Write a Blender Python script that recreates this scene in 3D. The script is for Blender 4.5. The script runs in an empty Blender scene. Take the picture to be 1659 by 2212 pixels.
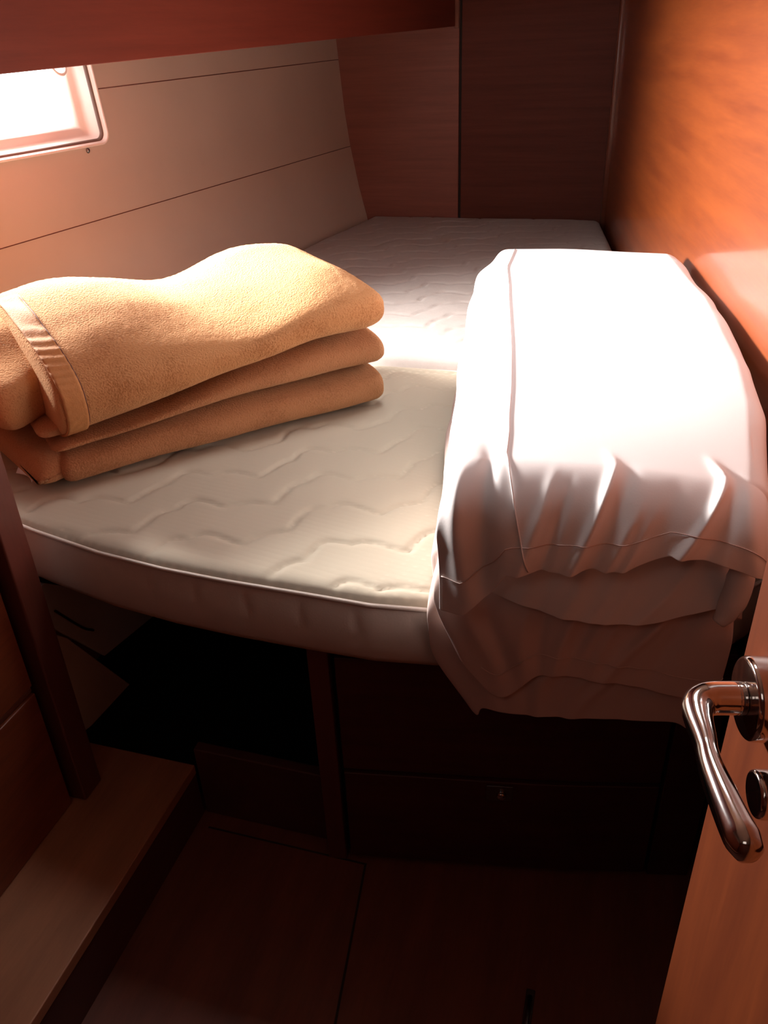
import bpy, bmesh, math, random
from mathutils import Vector, Matrix, noise
random.seed(3)
scene = bpy.context.scene
COL = scene.collection
rad = math.radians

# ------------------------------------------------------------------ camera, light, exposure
cam_d = bpy.data.cameras.new('camera')
cam_d.sensor_fit = 'VERTICAL'; cam_d.sensor_height = 36.0
cam_d.lens = 1750.0 / 2212.0 * 36.0
cam_d.clip_start = 0.02
cam = bpy.data.objects.new('camera', cam_d); COL.objects.link(cam)
cam.matrix_world = Matrix(((0.9586, -0.1112, 0.2623, 0.0),
                           (0.2823, 0.4933, -0.8228, 0.0),
                           (-0.0379, 0.8627, 0.5043, 1.17),
                           (0, 0, 0, 1)))
scene.camera = cam

world = bpy.data.worlds.new('daylight'); scene.world = world
world.use_nodes = True
bg = world.node_tree.nodes['Background']
bg.inputs[0].default_value = (0.93, 0.97, 1.0, 1); bg.inputs[1].default_value = 9.0

def area_light(name, loc, target, sx, sy, power, col, spread=180):
    l = bpy.data.lights.new(name, 'AREA'); l.shape = 'RECTANGLE'
    l.size = sx; l.size_y = sy; l.energy = power; l.color = col; l.spread = rad(spread)
    o = bpy.data.objects.new(name, l); COL.objects.link(o)
    o.location = loc
    o.rotation_euler = (Vector(target) - Vector(loc)).to_track_quat('-Z', 'Y').to_euler()
    return o
# daylight through the hull window on the left
area_light('window_daylight', (-1.392, 1.43, 1.100), (0.0, 1.28, 0.88), 0.50, 0.14, 45, (1.0, 0.955, 0.925), 100)
# weak fill added above the linen, let in by an unseen hatch
area_light('overhead_fill', (-0.30, 1.42, 2.12), (-0.02, 1.16, 0.75), 0.34, 0.34, 2.2, (0.97, 0.98, 1.0), 80)
# weak light of the saloon behind the doorway
area_light('saloon_lamp', (-0.35, -0.50, 1.72), (-0.40, 0.55, 0.0), 0.5, 0.3, 0.46, (1.0, 0.86, 0.76), 180)

scene.view_settings.view_transform = 'Standard'
scene.view_settings.look = 'None'
scene.view_settings.exposure = 0.0
scene.view_settings.gamma = 1.0
scene.view_settings.use_curve_mapping = False
scene.cycles.max_bounces = 10
scene.cycles.diffuse_bounces = 6
scene.cycles.use_denoising = True

# ------------------------------------------------------------------ materials
def new_mat(name):
    m = bpy.data.materials.new(name); m.use_nodes = True
    nt = m.node_tree; b = nt.nodes['Principled BSDF']
    return m, nt, b

def node(nt, t, **kw):
    n = nt.nodes.new(t)
    for k, v in kw.items(): setattr(n, k, v)
    return n

def wood(name, c1, c2, scale=(1, 1, 1), rough=0.35, coat=0.0, coat_rough=0.1, bump=0.02, spec=0.5):
    """straight grained veneer; scale stretches the grain along the axis with the small number"""
    m, nt, b = new_mat(name)
    tc = node(nt, 'ShaderNodeTexCoord'); mp = node(nt, 'ShaderNodeMapping')
    mp.inputs['Scale'].default_value = scale
    nt.links.new(tc.outputs['Object'], mp.inputs[0])
    n1 = node(nt, 'ShaderNodeTexNoise'); n1.inputs['Scale'].default_value = 3.0
    n1.inputs['Detail'].default_value = 6; n1.inputs['Roughness'].default_value = 0.6
    n2 = node(nt, 'ShaderNodeTexNoise'); n2.inputs['Scale'].default_value = 30.0
    n2.inputs['Detail'].default_value = 4
    nt.links.new(mp.outputs[0], n1.inputs[0]); nt.links.new(mp.outputs[0], n2.inputs[0])
    mx = node(nt, 'ShaderNodeMath', operation='MULTIPLY_ADD')
    mx.inputs[1].default_value = 0.30
    nt.links.new(n2.outputs[0], mx.inputs[0]); nt.links.new(n1.outputs[0], mx.inputs[2])
    r = node(nt, 'ShaderNodeValToRGB')
    r.color_ramp.elements[0].position = 0.45; r.color_ramp.elements[0].color = (*c1, 1)
    r.color_ramp.elements[1].position = 0.9; r.color_ramp.elements[1].color = (*c2, 1)
    nt.links.new(mx.outputs[0], r.inputs[0]); nt.links.new(r.outputs[0], b.inputs['Base Color'])
    b.inputs['Roughness'].default_value = rough
    b.inputs['Specular IOR Level'].default_value = spec
    b.inputs['Coat Weight'].default_value = coat; b.inputs['Coat Roughness'].default_value = coat_rough
    bp = node(nt, 'ShaderNodeBump'); bp.inputs['Strength'].default_value = bump; bp.inputs['Distance'].default_value = 0.002
    nt.links.new(mx.outputs[0], bp.inputs['Height']); nt.links.new(bp.outputs[0], b.inputs['Normal'])
    return m

def plain(name, col, rough=0.5, metal=0.0, spec=0.5, noise_amt=0.0, nscale=40, bump=0.0, bscale=200, sheen=0.0):
    m, nt, b = new_mat(name)
    b.inputs['Base Color'].default_value = (*col, 1)
    b.inputs['Roughness'].default_value = rough; b.inputs['Metallic'].default_value = metal
    b.inputs['Specular IOR Level'].default_value = spec
    b.inputs['Sheen Weight'].default_value = sheen
    tc = node(nt, 'ShaderNodeTexCoord')
    if noise_amt:
        n = node(nt, 'ShaderNodeTexNoise'); n.inputs['Scale'].default_value = nscale; n.inputs['Detail'].default_value = 5
        nt.links.new(tc.outputs['Object'], n.inputs[0])
        r = node(nt, 'ShaderNodeValToRGB')
        r.color_ramp.elements[0].position = 0.3; r.color_ramp.elements[1].position = 0.7
        r.color_ramp.elements[0].color = (*[c * (1 - noise_amt) for c in col], 1)
        r.color_ramp.elements[1].color = (*[min(1, c * (1 + noise_amt)) for c in col], 1)
        nt.links.new(n.outputs[0], r.inputs[0]); nt.links.new(r.outputs[0], b.inputs['Base Color'])
    if bump:
        n = node(nt, 'ShaderNodeTexNoise'); n.inputs['Scale'].default_value = bscale; n.inputs['Detail'].default_value = 3
        nt.links.new(tc.outputs['Object'], n.inputs[0])
        bp = node(nt, 'ShaderNodeBump'); bp.inputs['Strength'].default_value = bump; bp.inputs['Distance'].default_value = 0.003
        nt.links.new(n.outputs[0], bp.inputs['Height']); nt.links.new(bp.outputs[0], b.inputs['Normal'])
    return m

M_WALLR = wood('cherry_gloss', (0.165, 0.030, 0.005), (0.26, 0.056, 0.009), (3, 0.5, 9), 0.40, 0.85, 0.13)
M_DOOR = wood('cherry_door', (0.085, 0.015, 0.0035), (0.14, 0.028, 0.006), (9, 9, 0.6), 0.5, 0.0, spec=0.25)
M_LOCK = wood('red_cherry', (0.13, 0.023, 0.013), (0.175, 0.034, 0.019), (6, 1.0, 24), 0.45, 0.0)
M_BACKL = wood('rosy_veneer', (0.20, 0.070, 0.052), (0.27, 0.096, 0.070), (1.0, 6, 22), 0.55)
M_BACKR = wood('brown_veneer', (0.095, 0.026, 0.018), (0.135, 0.038, 0.024), (1.0, 6, 22), 0.6, 0.0, spec=0.2)
M_CAB = wood('cabinet_cherry', (0.15, 0.033, 0.014), (0.25, 0.060, 0.022), (6, 1.2, 12), 0.42, 0.1)
M_TRIM = wood('trim_wood', (0.15, 0.050, 0.032), (0.22, 0.078, 0.048), (10, 10, 1.0), 0.35, 0.2)
M_TRIMD = wood('dark_trim', (0.10, 0.028, 0.020), (0.15, 0.040, 0.026), (10, 10, 1.0), 0.4, 0.1)
M_DRAW = wood('drawer_wood', (0.055, 0.010, 0.007), (0.085, 0.016, 0.010), (1.0, 6, 16), 0.5)
M_FLOOR = wood('sole_boards', (0.12, 0.036, 0.022), (0.20, 0.060, 0.034), (7, 1.0, 7), 0.5, 0.0)
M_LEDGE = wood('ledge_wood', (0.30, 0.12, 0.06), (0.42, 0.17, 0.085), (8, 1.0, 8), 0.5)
M_RISER = wood('riser_wood_shaded', (0.075, 0.022, 0.018), (0.10, 0.030, 0.022), (8, 1.0, 8), 0.6)  # shade on the step front put into a darker wood tone
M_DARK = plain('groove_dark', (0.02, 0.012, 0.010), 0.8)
M_CAVE = plain('locker_inside_shade', (0.012, 0.007, 0.006), 0.95, spec=0.1)  # near-black colour carries the shade inside the open locker
M_HULL = plain('hull_vinyl', (0.53, 0.435, 0.365), 0.55, spec=0.3, noise_amt=0.03, nscale=6, bump=0.02, bscale=300)
M_CEIL = plain('ceiling_vinyl', (0.55, 0.42, 0.34), 0.7)
M_LINER = plain('liner_gelcoat', (0.74, 0.79, 0.87), 0.4)
M_LINER2 = plain('liner_cream', (0.86, 0.80, 0.76), 0.45)
M_FRAME = plain('white_frame', (0.80, 0.70, 0.64), 0.35)
M_CHROME = plain('polished_chrome', (0.72, 0.68, 0.66), 0.10, 1.0)
M_STEEL = plain('dull_steel', (0.25, 0.25, 0.26), 0.3, 1.0)
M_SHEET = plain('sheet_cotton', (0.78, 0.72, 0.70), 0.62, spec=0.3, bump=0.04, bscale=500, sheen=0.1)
M_SHEET_SHADE = plain('sheet_cotton_shaded', (0.62, 0.47, 0.42), 0.65, spec=0.3, bump=0.04, bscale=500, sheen=0.1)  # darker copy of the sheet cotton, shade of the lower sheets painted in
M_RIMSHADE = plain('window_rim_shadow', (0.16, 0.11, 0.09), 0.6)  # colour of the shadow just inside the window rim

# terry / fleece blanket
def fleece(name, c, dark):
    m, nt, b = new_mat(name)
    tc = node(nt, 'ShaderNodeTexCoord')
    n = node(nt, 'ShaderNodeTexNoise'); n.inputs['Scale'].default_value = 340; n.inputs['Detail'].default_value = 4
    n2 = node(nt, 'ShaderNodeTexNoise'); n2.inputs['Scale'].default_value = 14; n2.inputs['Detail'].default_value = 4
    nt.links.new(tc.outputs['Object'], n.inputs[0]); nt.links.new(tc.outputs['Object'], n2.inputs[0])
    ad = node(nt, 'ShaderNodeMath', operation='ADD')
    nt.links.new(n.outputs[0], ad.inputs[0]); nt.links.new(n2.outputs[0], ad.inputs[1])
    r = node(nt, 'ShaderNodeValToRGB')
    r.color_ramp.elements[0].position = 0.75; r.color_ramp.elements[1].position = 1.2
    r.color_ramp.elements[0].color = (*dark, 1); r.color_ramp.elements[1].color = (*c, 1)
    nt.links.new(ad.outputs[0], r.inputs[0]); nt.links.new(r.outputs[0], b.inputs['Base Color'])
    b.inputs['Roughness'].default_value = 0.95; b.inputs['Specular IOR Level'].default_value = 0.1
    b.inputs['Sheen Weight'].default_value = 0.35; b.inputs['Sheen Roughness'].default_value = 0.5
    b.inputs['Sheen Tint'].default_value = (0.9, 0.6, 0.35, 1)
    bp = node(nt, 'ShaderNodeBump'); bp.inputs['Strength'].default_value = 0.8; bp.inputs['Distance'].default_value = 0.003
    nt.links.new(n.outputs[0], bp.inputs['Height']); nt.links.new(bp.outputs[0], b.inputs['Normal'])
    return m
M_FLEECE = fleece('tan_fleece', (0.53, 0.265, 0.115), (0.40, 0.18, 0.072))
M_FLEECE_SHADE = fleece('tan_fleece_shaded', (0.43, 0.205, 0.098), (0.34, 0.155, 0.072))  # same fleece, darkened for the dimmer light on the lower blanket
M_HEM = plain('blanket_hem', (0.50, 0.23, 0.08), 0.8, noise_amt=0.08, nscale=120, bump=0.2, bscale=400)

# knitted mattress ticking with small woven dashes
def ticking(name, col):
    m, nt, b = new_mat(name)
    tc = node(nt, 'ShaderNodeTexCoord'); mp = node(nt, 'ShaderNodeMapping')
    mp.inputs['Scale'].default_value = (1.0, 1.6, 1.0); mp.inputs['Rotation'].default_value = (0, 0, 0.25)
    nt.links.new(tc.outputs['Object'], mp.inputs[0])
    v = node(nt, 'ShaderNodeTexVoronoi'); v.inputs['Scale'].default_value = 62; v.inputs['Randomness'].default_value = 0.15
    nt.links.new(mp.outputs[0], v.inputs['Vector'])
    r = node(nt, 'ShaderNodeValToRGB')
    r.color_ramp.elements[0].position = 0.10; r.color_ramp.elements[0].color = (*[min(1, c * 1.16) for c in col], 1)
    r.color_ramp.elements[1].position = 0.38; r.color_ramp.elements[1].color = (*col, 1)
    nt.links.new(v.outputs['Distance'], r.inputs[0]); nt.links.new(r.outputs[0], b.inputs['Base Color'])
    b.inputs['Roughness'].default_value = 0.75; b.inputs['Specular IOR Level'].default_value = 0.2
    bp = node(nt, 'ShaderNodeBump'); bp.inputs['Strength'].default_value = 0.25; bp.inputs['Distance'].default_value = 0.001
    bp.invert = True
    nt.links.new(v.outputs['Distance'], bp.inputs['Height']); nt.links.new(bp.outputs[0], b.inputs['Normal'])
    return m
M_TICK = ticking('mattress_ticking', (0.46, 0.405, 0.315))
M_TICK2 = plain('mattress_cover_far', (0.45, 0.405, 0.375), 0.75, spec=0.2, noise_amt=0.03, nscale=90, bump=0.1, bscale=350)
M_TICKS = plain('mattress_side', (0.68, 0.60, 0.54), 0.75, spec=0.2, bump=0.1, bscale=350)

m, nt, b = new_mat('window_glass')
nt.nodes.remove(b)
tr = node(nt, 'ShaderNodeBsdfTransparent'); gl = node(nt, 'ShaderNodeBsdfGlossy'); gl.inputs['Roughness'].default_value = 0.03
mxs = node(nt, 'ShaderNodeMixShader'); mxs.inputs[0].default_value = 0.06
nt.links.new(tr.outputs[0], mxs.inputs[1]); nt.links.new(gl.outputs[0], mxs.inputs[2])
nt.links.new(mxs.outputs[0], nt.nodes['Material Output'].inputs[0])
M_GLASS = m

# ------------------------------------------------------------------ helpers
def link(name, me, m, parent=None, smooth=False, kind=None, label=None, cat=None, group=None):
    o = bpy.data.objects.new(name, me); COL.objects.link(o)
    if m: me.materials.append(m)
    if parent: o.parent = parent
    if smooth:
        for p in me.polygons: p.use_smooth = True
    if kind: o['kind'] = kind
    if label: o['label'] = label
    if cat: o['category'] = cat
    if group: o['group'] = group
    return o

def mesh(name, vs, fs):
    me = bpy.data.meshes.new(name); me.from_pydata([tuple(v) for v in vs], [], fs); me.update()
    bm = bmesh.new(); bm.from_mesh(me); bmesh.ops.recalc_face_normals(bm, faces=bm.faces); bm.to_mesh(me); bm.free()
    return me

def thing(name, label, cat, loc=(0, 0, 0), group=None, kind=None):
    o = bpy.data.objects.new(name, None); COL.objects.link(o)
    o.empty_display_size = 0.05
    o['label'] = label; o['category'] = cat
    if group: o['group'] = group
    if kind: o['kind'] = kind
    return o

def prism(name, pts, z0, z1, m, bevel=0.0, **kw):
    """pts = (x, y) outline, extruded z0..z1 (numbers or per-point lists)"""
    n = len(pts)
    a = z0 if isinstance(z0, (list, tuple)) else [z0] * n
    c = z1 if isinstance(z1, (list, tuple)) else [z1] * n
    vs = [(p[0], p[1], a[i]) for i, p in enumerate(pts)] + [(p[0], p[1], c[i]) for i, p in enumerate(pts)]
    fs = [tuple(range(n))[::-1], tuple(range(n, 2 * n))] + [(i, (i + 1) % n, n + (i + 1) % n, n + i) for i in range(n)]
    o = link(name, mesh(name, vs, fs), m, **kw)
    if bevel: bev(o, bevel)
    return o

def bev(o, w, seg=3):
    md = o.modifiers.new('bevel', 'BEVEL'); md.width = w; md.segments = seg; md.limit_method = 'ANGLE'; md.angle_limit = rad(35)
    for p in o.data.polygons: p.use_smooth = True
    try:
        wn = o.modifiers.new('wn', 'WEIGHTED_NORMAL'); wn.keep_sharp = True
    except Exception: pass

def box(name, x0, x1, y0, y1, z0, z1, m, bevel=0.0, **kw):
    return prism(name, [(x0, y0), (x1, y0), (x1, y1), (x0, y1)], z0, z1, m, bevel, **kw)

def slab(name, a, b_, z0, z1, th, m, bevel=0.0, **kw):
    """upright board along a->b in plan, thickness th towards its left-hand side"""
    a = Vector(a); b_ = Vector(b_); d = (b_ - a).normalized(); n = Vector((-d.y, d.x)) * th
    return prism(name, [a, b_, b_ + n, a + n], z0, z1, m, bevel, **kw)

def catmull(P, k):
    P = [Vector(p) for p in P]; out = []
    Q = [P[0] * 2 - P[1]] + P + [P[-1] * 2 - P[-2]]
    for i in range(1, len(Q) - 2):
        for j in range(k):
            t = j / k
            out.append(0.5 * ((2 * Q[i]) + (Q[i + 1] - Q[i - 1]) * t + (2 * Q[i - 1] - 5 * Q[i] + 4 * Q[i + 1] - Q[i + 2]) * t * t
                              + (-Q[i - 1] + 3 * Q[i] - 3 * Q[i + 1] + Q[i + 2]) * t ** 3))
    out.append(P[-1]); return out

def tube(name, path, radii, m, seg=20, flat=None, up=Vector((0, 0, 1)), **kw):
    """swept tube; radii and flat (height factor) one per path point"""
    vs, fs = [], []; n = len(path)
    for i, p in enumerate(path):
        t = (path[min(i + 1, n - 1)] - path[max(i - 1, 0)]).normalized()
        s = t.cross(up)
        if s.length < 1e-4: s = t.cross(Vector((0, 1, 0)))
        s.normalize(); w = s.cross(t)
        r = radii[i] if isinstance(radii, (list, tuple)) else radii
        f = flat[i] if flat else 1.0
        for j in range(seg):
            a = 2 * math.pi * j / seg
            vs.append(p + s * (math.cos(a) * r) + w * (math.sin(a) * r * f))
    for i in range(n - 1):
        for j in range(seg):
            fs.append((i * seg + j, i * seg + (j + 1) % seg, (i + 1) * seg + (j + 1) % seg, (i + 1) * seg + j))
    fs.append(tuple(range(seg))[::-1]); fs.append(tuple((n - 1) * seg + j for j in range(seg)))
    return link(name, mesh(name, vs, fs), m, smooth=True, **kw)

def revolve(name, origin, axis, prof, m, seg=48, **kw):
    """prof = (distance along the axis, radius)"""
    ax = Vector(axis).normalized(); s = ax.cross(Vector((0, 0, 1))); s.normalize(); w = s.cross(ax)
    o0 = Vector(origin); vs, fs = [], []
    for d, r in prof:
        for j in range(seg):
            a = 2 * math.pi * j / seg
            vs.append(o0 + ax * d + (s * math.cos(a) + w * math.sin(a)) * r)
    for i in range(len(prof) - 1):
        for j in range(seg):
            fs.append((i * seg + j, i * seg + (j + 1) % seg, (i + 1) * seg + (j + 1) % seg, (i + 1) * seg + j))
    fs.append(tuple(range(seg))[::-1]); fs.append(tuple((len(prof) - 1) * seg + j for j in range(seg)))
    o = link(name, mesh(name, vs, fs), m, **kw)
    md = o.modifiers.new('bevel', 'BEVEL'); md.width = 0.0012; md.segments = 3; md.angle_limit = rad(30)
    for p in o.data.polygons: p.use_smooth = True
    return o

def grid(name, f, nu, nv, m, closed_u=False, **kw):
    vs = [f(i / nu, j / nv) for j in range(nv + 1) for i in range(nu + (0 if closed_u else 1))]
    w = nu if closed_u else nu + 1
    fs = []
    for j in range(nv):
        for i in range(nu):
            i2 = (i + 1) % w if closed_u else i + 1
            fs.append((j * w + i, j * w + i2, (j + 1) * w + i2, (j + 1) * w + i))
    return link(name, mesh(name, vs, fs), m, smooth=True, **kw)

def lerp(a, b, t): return a + (b - a) * t
def sstep(a, b, x):
    t = max(0.0, min(1.0, (x - a) / (b - a))); return t * t * (3 - 2 * t)
def nz(x, y, z=0.0): return noise.noise(Vector((x, y, z)))
def interp(tab, x):
    if x <= tab[0][0]: return tab[0][1]
    for (a, va), (b2, vb) in zip(tab, tab[1:]):
        if x <= b2: return lerp(va, vb, (x - a) / (b2 - a))
    return tab[-1][1]

# ------------------------------------------------------------------ the setting
YB = 3.09                                   # aft bulkhead
XR = lambda y: -0.12 + 0.155 * (YB - y)     # right wall
K = 0.13
HP = [(0.0, -0.90), (0.30, -0.945), (0.50, -0.985), (0.589, -1.002), (0.697, -1.028), (0.833, -1.053), (0.95, -1.068), (1.25, -1.090), (1.45, -1.10), (1.85, -1.12)]
XH = lambda z: interp(HP, z)
XL = lambda y, z: XH(z) - K * (YB - y)      # hull on the left

fl = box('floor', -1.60, 0.75, -0.9, 3.2, -0.04, 0.0, M_FLOOR, kind='structure')
ce = None
# ceiling with an added, unseen hatch opening (four strips in one mesh)
def ceiling():
    x0, x1, y0, y1 = -0.50, -0.10, 1.22, 1.62; X0, X1, Y0, Y1 = -1.75, 0.9, -0.9, 3.2
    vs = []; fs = []
    def b(xa, xb, ya, yb):
        k = len(vs)
        for z in (1.85, 1.90):
            vs.extend([(xa, ya, z), (xb, ya, z), (xb, yb, z), (xa, yb, z)])
        for q in [(3, 2, 1, 0), (4, 5, 6, 7), (0, 1, 5, 4), (1, 2, 6, 5), (2, 3, 7, 6), (3, 0, 4, 7)]:
            fs.append(tuple(k + i for i in q))
    b(X0, x0, Y0, Y1); b(x1, X1, Y0, Y1); b(x0, x1, Y0, y0); b(x0, x1, y1, Y1)
    link('ceiling', mesh('ceiling', vs, fs), M_CEIL, kind='structure')
    w = thing('added_hatch', 'unseen square deck hatch added overhead', 'hatch', kind='structure')
    vs.clear(); fs.clear()
    def bb(xa, xb, ya, yb, za, zb):
        k = len(vs)
        for z in (za, zb):
            vs.extend([(xa, ya, z), (xb, ya, z), (xb, yb, z), (xa, yb, z)])
        for q in [(3, 2, 1, 0), (4, 5, 6, 7), (0, 1, 5, 4), (1, 2, 6, 5), (2, 3, 7, 6), (3, 0, 4, 7)]:
            fs.append(tuple(k + i for i in q))
    t = 0.018
    bb(x0 - t, x1 + t, y0 - t, y0, 1.835, 1.93); bb(x0 - t, x1 + t, y1, y1 + t, 1.835, 1.93)
    bb(x0 - t, x0, y0, y1, 1.835, 1.93); bb(x1, x1 + t, y0, y1, 1.835, 1.93)
    link('window_frame', mesh('hatch_frame', vs, fs), M_FRAME, parent=w)
    box('pane', x0, x1, y0, y1, 1.915, 1.922, M_GLASS, parent=w)
ceiling()

# aft bulkhead: two veneered panels and their joints
vsL = []
wall_back = link('wall_back', mesh('wall_back', [(-1.6, YB + .02, 0), (0.1, YB + .02, 0), (0.1, YB + .02, 1.9), (-1.6, YB + .02, 1.9),
                                                 (-1.6, YB + .05, 0), (0.1, YB + .05, 0), (0.1, YB + .05, 1.9), (-1.6, YB + .05, 1.9)],
                                   [(0, 1, 2, 3), (7, 6, 5, 4), (0, 4, 5, 1), (1, 5, 6, 2), (2, 6, 7, 3), (3, 7, 4, 0)]), M_BACKR, kind='structure')
box('trim_1', -1.45, -0.6475, YB, YB + 0.019, 0.0, 1.848, M_BACKL, 0.0015, kind='structure', label='rosy veneer panel on the left of the far bulkhead')
box('trim_2', -0.6390, -0.118, YB + 0.004, YB + 0.019, 0.0, 1.848, M_BACKR, 0.0015, kind='structure', label='dark brown veneer panel on the right of the far bulkhead')
box('trim_3', -0.664, -0.648, YB - 0.006, YB, 1.19, 1.848, M_TRIM, 0.002, kind='structure')
box('trim_4', -0.6475, -0.6390, YB + 0.010, YB + 0.019, 0.0, 1.848, M_DARK, kind='structure')
# right bulkhead (solid, its room side leans away towards the camera)
ya, yb = -0.9, YB + 0.05
prism('wall_right', [(XR(ya), ya), (XR(ya) + 0.06, ya), (XR(yb) + 0.06, yb), (XR(yb), yb)], 0.0, 1.85, M_WALLR, kind='structure')
# corner moulding
tube('trim_5', [Vector((-0.121, YB - 0.006, z)) for z in (0.50, 0.9, 1.3, 1.849)], 0.0135, M_TRIM, kind='structure')
# wall behind the camera
box('wall_front', -1.75, 0.9, -0.94, -0.9, 0, 1.9, M_CAB, kind='structure')

# hull side with the window opening, swept along the hull direction
DW = Vector((-K, -1, 0)).normalized()
WY0, WY1, WZ0, WZ1, WR = 1.00, 1.835, 0.985, 1.215, 0.022     # opening in (y, z)
def hull_point(y, z): return Vector((XL(y, z), y, z))
def hull():
    ys = [-0.9, 0.2, WY0 + 0.0]
    # rounded rectangle hole: fill by bmesh triangulation in the (y, z) chart
    def rr(y0, y1, z0, z1, r, k=6):
        out = []
        for (cy, cz, a0) in ((y1 - r, z0 + r, -90), (y1 - r, z1 - r, 0), (y0 + r, z1 - r, 90), (y0 + r, z0 + r, 180)):
            for i in range(k + 1):
                a = rad(a0 + 90 * i / k); out.append((cy + r * math.cos(a), cz + r * math.sin(a)))
        return out
    hole = rr(WY0, WY1, WZ0, WZ1, WR)
    bm = bmesh.new()
    # grid of quads outside a margin rectangle, then bridge to the hole
    ycut = [-0.9, 0.0, 0.5, WY0 - 0.05, WY1 + 0.05, 2.3, 2.7, YB + 0.02]
    zcut = [0.0, 0.15, 0.30, 0.40, 0.50, 0.589, 0.64, 0.697, 0.76, 0.833, 0.90, WZ0 - 0.035, WZ1 + 0.035, 1.35, 1.45, 1.85]
    V = {}
    def v(y, z):
        k = (round(y, 5), round(z, 5))
        if k not in V: V[k] = bm.verts.new(hull_point(y, z))
        return V[k]
    for a, b_ in zip(ycut, ycut[1:]):
        for c, d in zip(zcut, zcut[1:]):
            if a == WY0 - 0.05 and c == WZ0 - 0.035: continue
            bm.faces.new((v(a, c), v(b_, c), v(b_, d), v(a, d)))
    ya_, yb_, za_, zb_ = WY0 - 0.05, WY1 + 0.05, WZ0 - 0.035, WZ1 + 0.035
    corners = [v(yb_, za_), v(yb_, zb_), v(ya_, zb_), v(ya_, za_)]
    hv = [bm.verts.new(hull_point(*p)) for p in hole]
    k = 7
    for c in range(4):
        seg = hv[c * k:(c + 1) * k]
        for i in range(k - 1): bm.faces.new((corners[c], seg[i], seg[i + 1]))
        nx = hv[((c + 1) * k) % len(hv)]
        bm.faces.new((corners[c], seg[-1], nx, corners[(c + 1) % 4]))
    bmesh.ops.recalc_face_normals(bm, faces=bm.faces)
    me = bpy.data.meshes.new('wall_left'); bm.to_mesh(me); bm.free()
    w = link('wall_left', me, M_HULL, kind='structure')
    sol = w.modifiers.new('solid', 'SOLIDIFY'); sol.thickness = 0.012; sol.offset = -1 if me.polygons[0].normal.x > 0 else 1
    # seams in the lining
    for nm, z0, z1, y0, y1 in (('trim_6', 0.818, 0.832, 0.6, YB), ('trim_7', 1.094, 1.112, WY1 + 0.012, YB)):
        p = [hull_point(lerp(y0, y1, t), lerp(z0, z1, t)) + Vector((0.0002, 0, 0)) for t in (0, .25, .5, .75, 1)]
        tube(nm, p, 0.0011, M_TRIMD, seg=8, kind='structure')
    # window: outer rim, sloping reveal, flange, pane
    win = thing('window_1', 'bright rectangular hull window in a white frame', 'window', kind='structure')
    N = Vector((-0.98, -0.13, 0.14)).normalized()       # outboard
    def ring(off, grow):
        return [hull_point(y, z) + N * off for (y, z) in rr(WY0 - grow, WY1 + grow, WZ0 - grow, WZ1 + grow, max(0.004, WR + grow))]
    def ringmesh(name, specs, m, smooth=True):
        vs, fs = [], []
        for (o_, g) in specs: vs += ring(o_, g)
        n = 28
        for s in range(len(specs) - 1):
            for i in range(n): fs.append((s * n + i, s * n + (i + 1) % n, (s + 1) * n + (i + 1) % n, (s + 1) * n + i))
        return link(name, mesh(name, vs, fs), m, parent=win, smooth=smooth)
    ringmesh('rim', [(0.010, 0.0), (-0.004, 0.0), (-0.0055, 0.0015), (-0.0055, 0.004), (-0.003, 0.006), (0.004, 0.006)], M_FRAME)
    ringmesh('window_frame', [(0.000, -0.0005), (0.010, -0.0035), (0.030, -0.007), (0.040, -0.010), (0.042, -0.024), (0.052, -0.027), (0.075, -0.028)], M_FRAME)
    ringmesh('rim_shadow', [(0.0035, -0.0012), (0.0035, -0.0030), (0.0060, -0.0060), (0.010, -0.0062)], M_RIMSHADE)  # dark ring added in place of the shadow behind the rim
    pv = [hull_point(y, z) + N * 0.060 for (y, z) in rr(WY0 + .024, WY1 - .024, WZ0 + .024, WZ1 - .024, 0.012)]
    pv2 = [p + N * 0.005 for p in pv]; n = len(pv)
    link('pane', mesh('pane', pv + pv2, [tuple(range(n)), tuple(range(n, 2 * n))[::-1]] + [(i, (i + 1) % n, n + (i + 1) % n, n + i) for i in range(n)]), M_GLASS, parent=win)
    # small latch at the top corner of the frame
    c = hull_point(1.775, 1.135) + N * 0.030
    tube('latch', catmull([c + Vector((0, -.03, .012)), c + Vector((.006, -.02, -.006)), c + Vector((.008, 0, -.012)), c + Vector((.006, .018, -.004)), c + Vector((0, .024, .012))], 5),
         0.0032, M_FRAME, seg=10, parent=win)
    # snap stud under the frame
    s = hull_point(1.762, 0.972)
    st = revolve('snap_stud', s + N * 0.002, -N, [(0, 0.0058), (0.0035, 0.0058), (0.006, 0.0042), (0.0068, 0.0015)], M_STEEL, seg=20,
                 label='small steel snap stud below the lower corner of the bright window frame', cat='stud')
hull()

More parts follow.
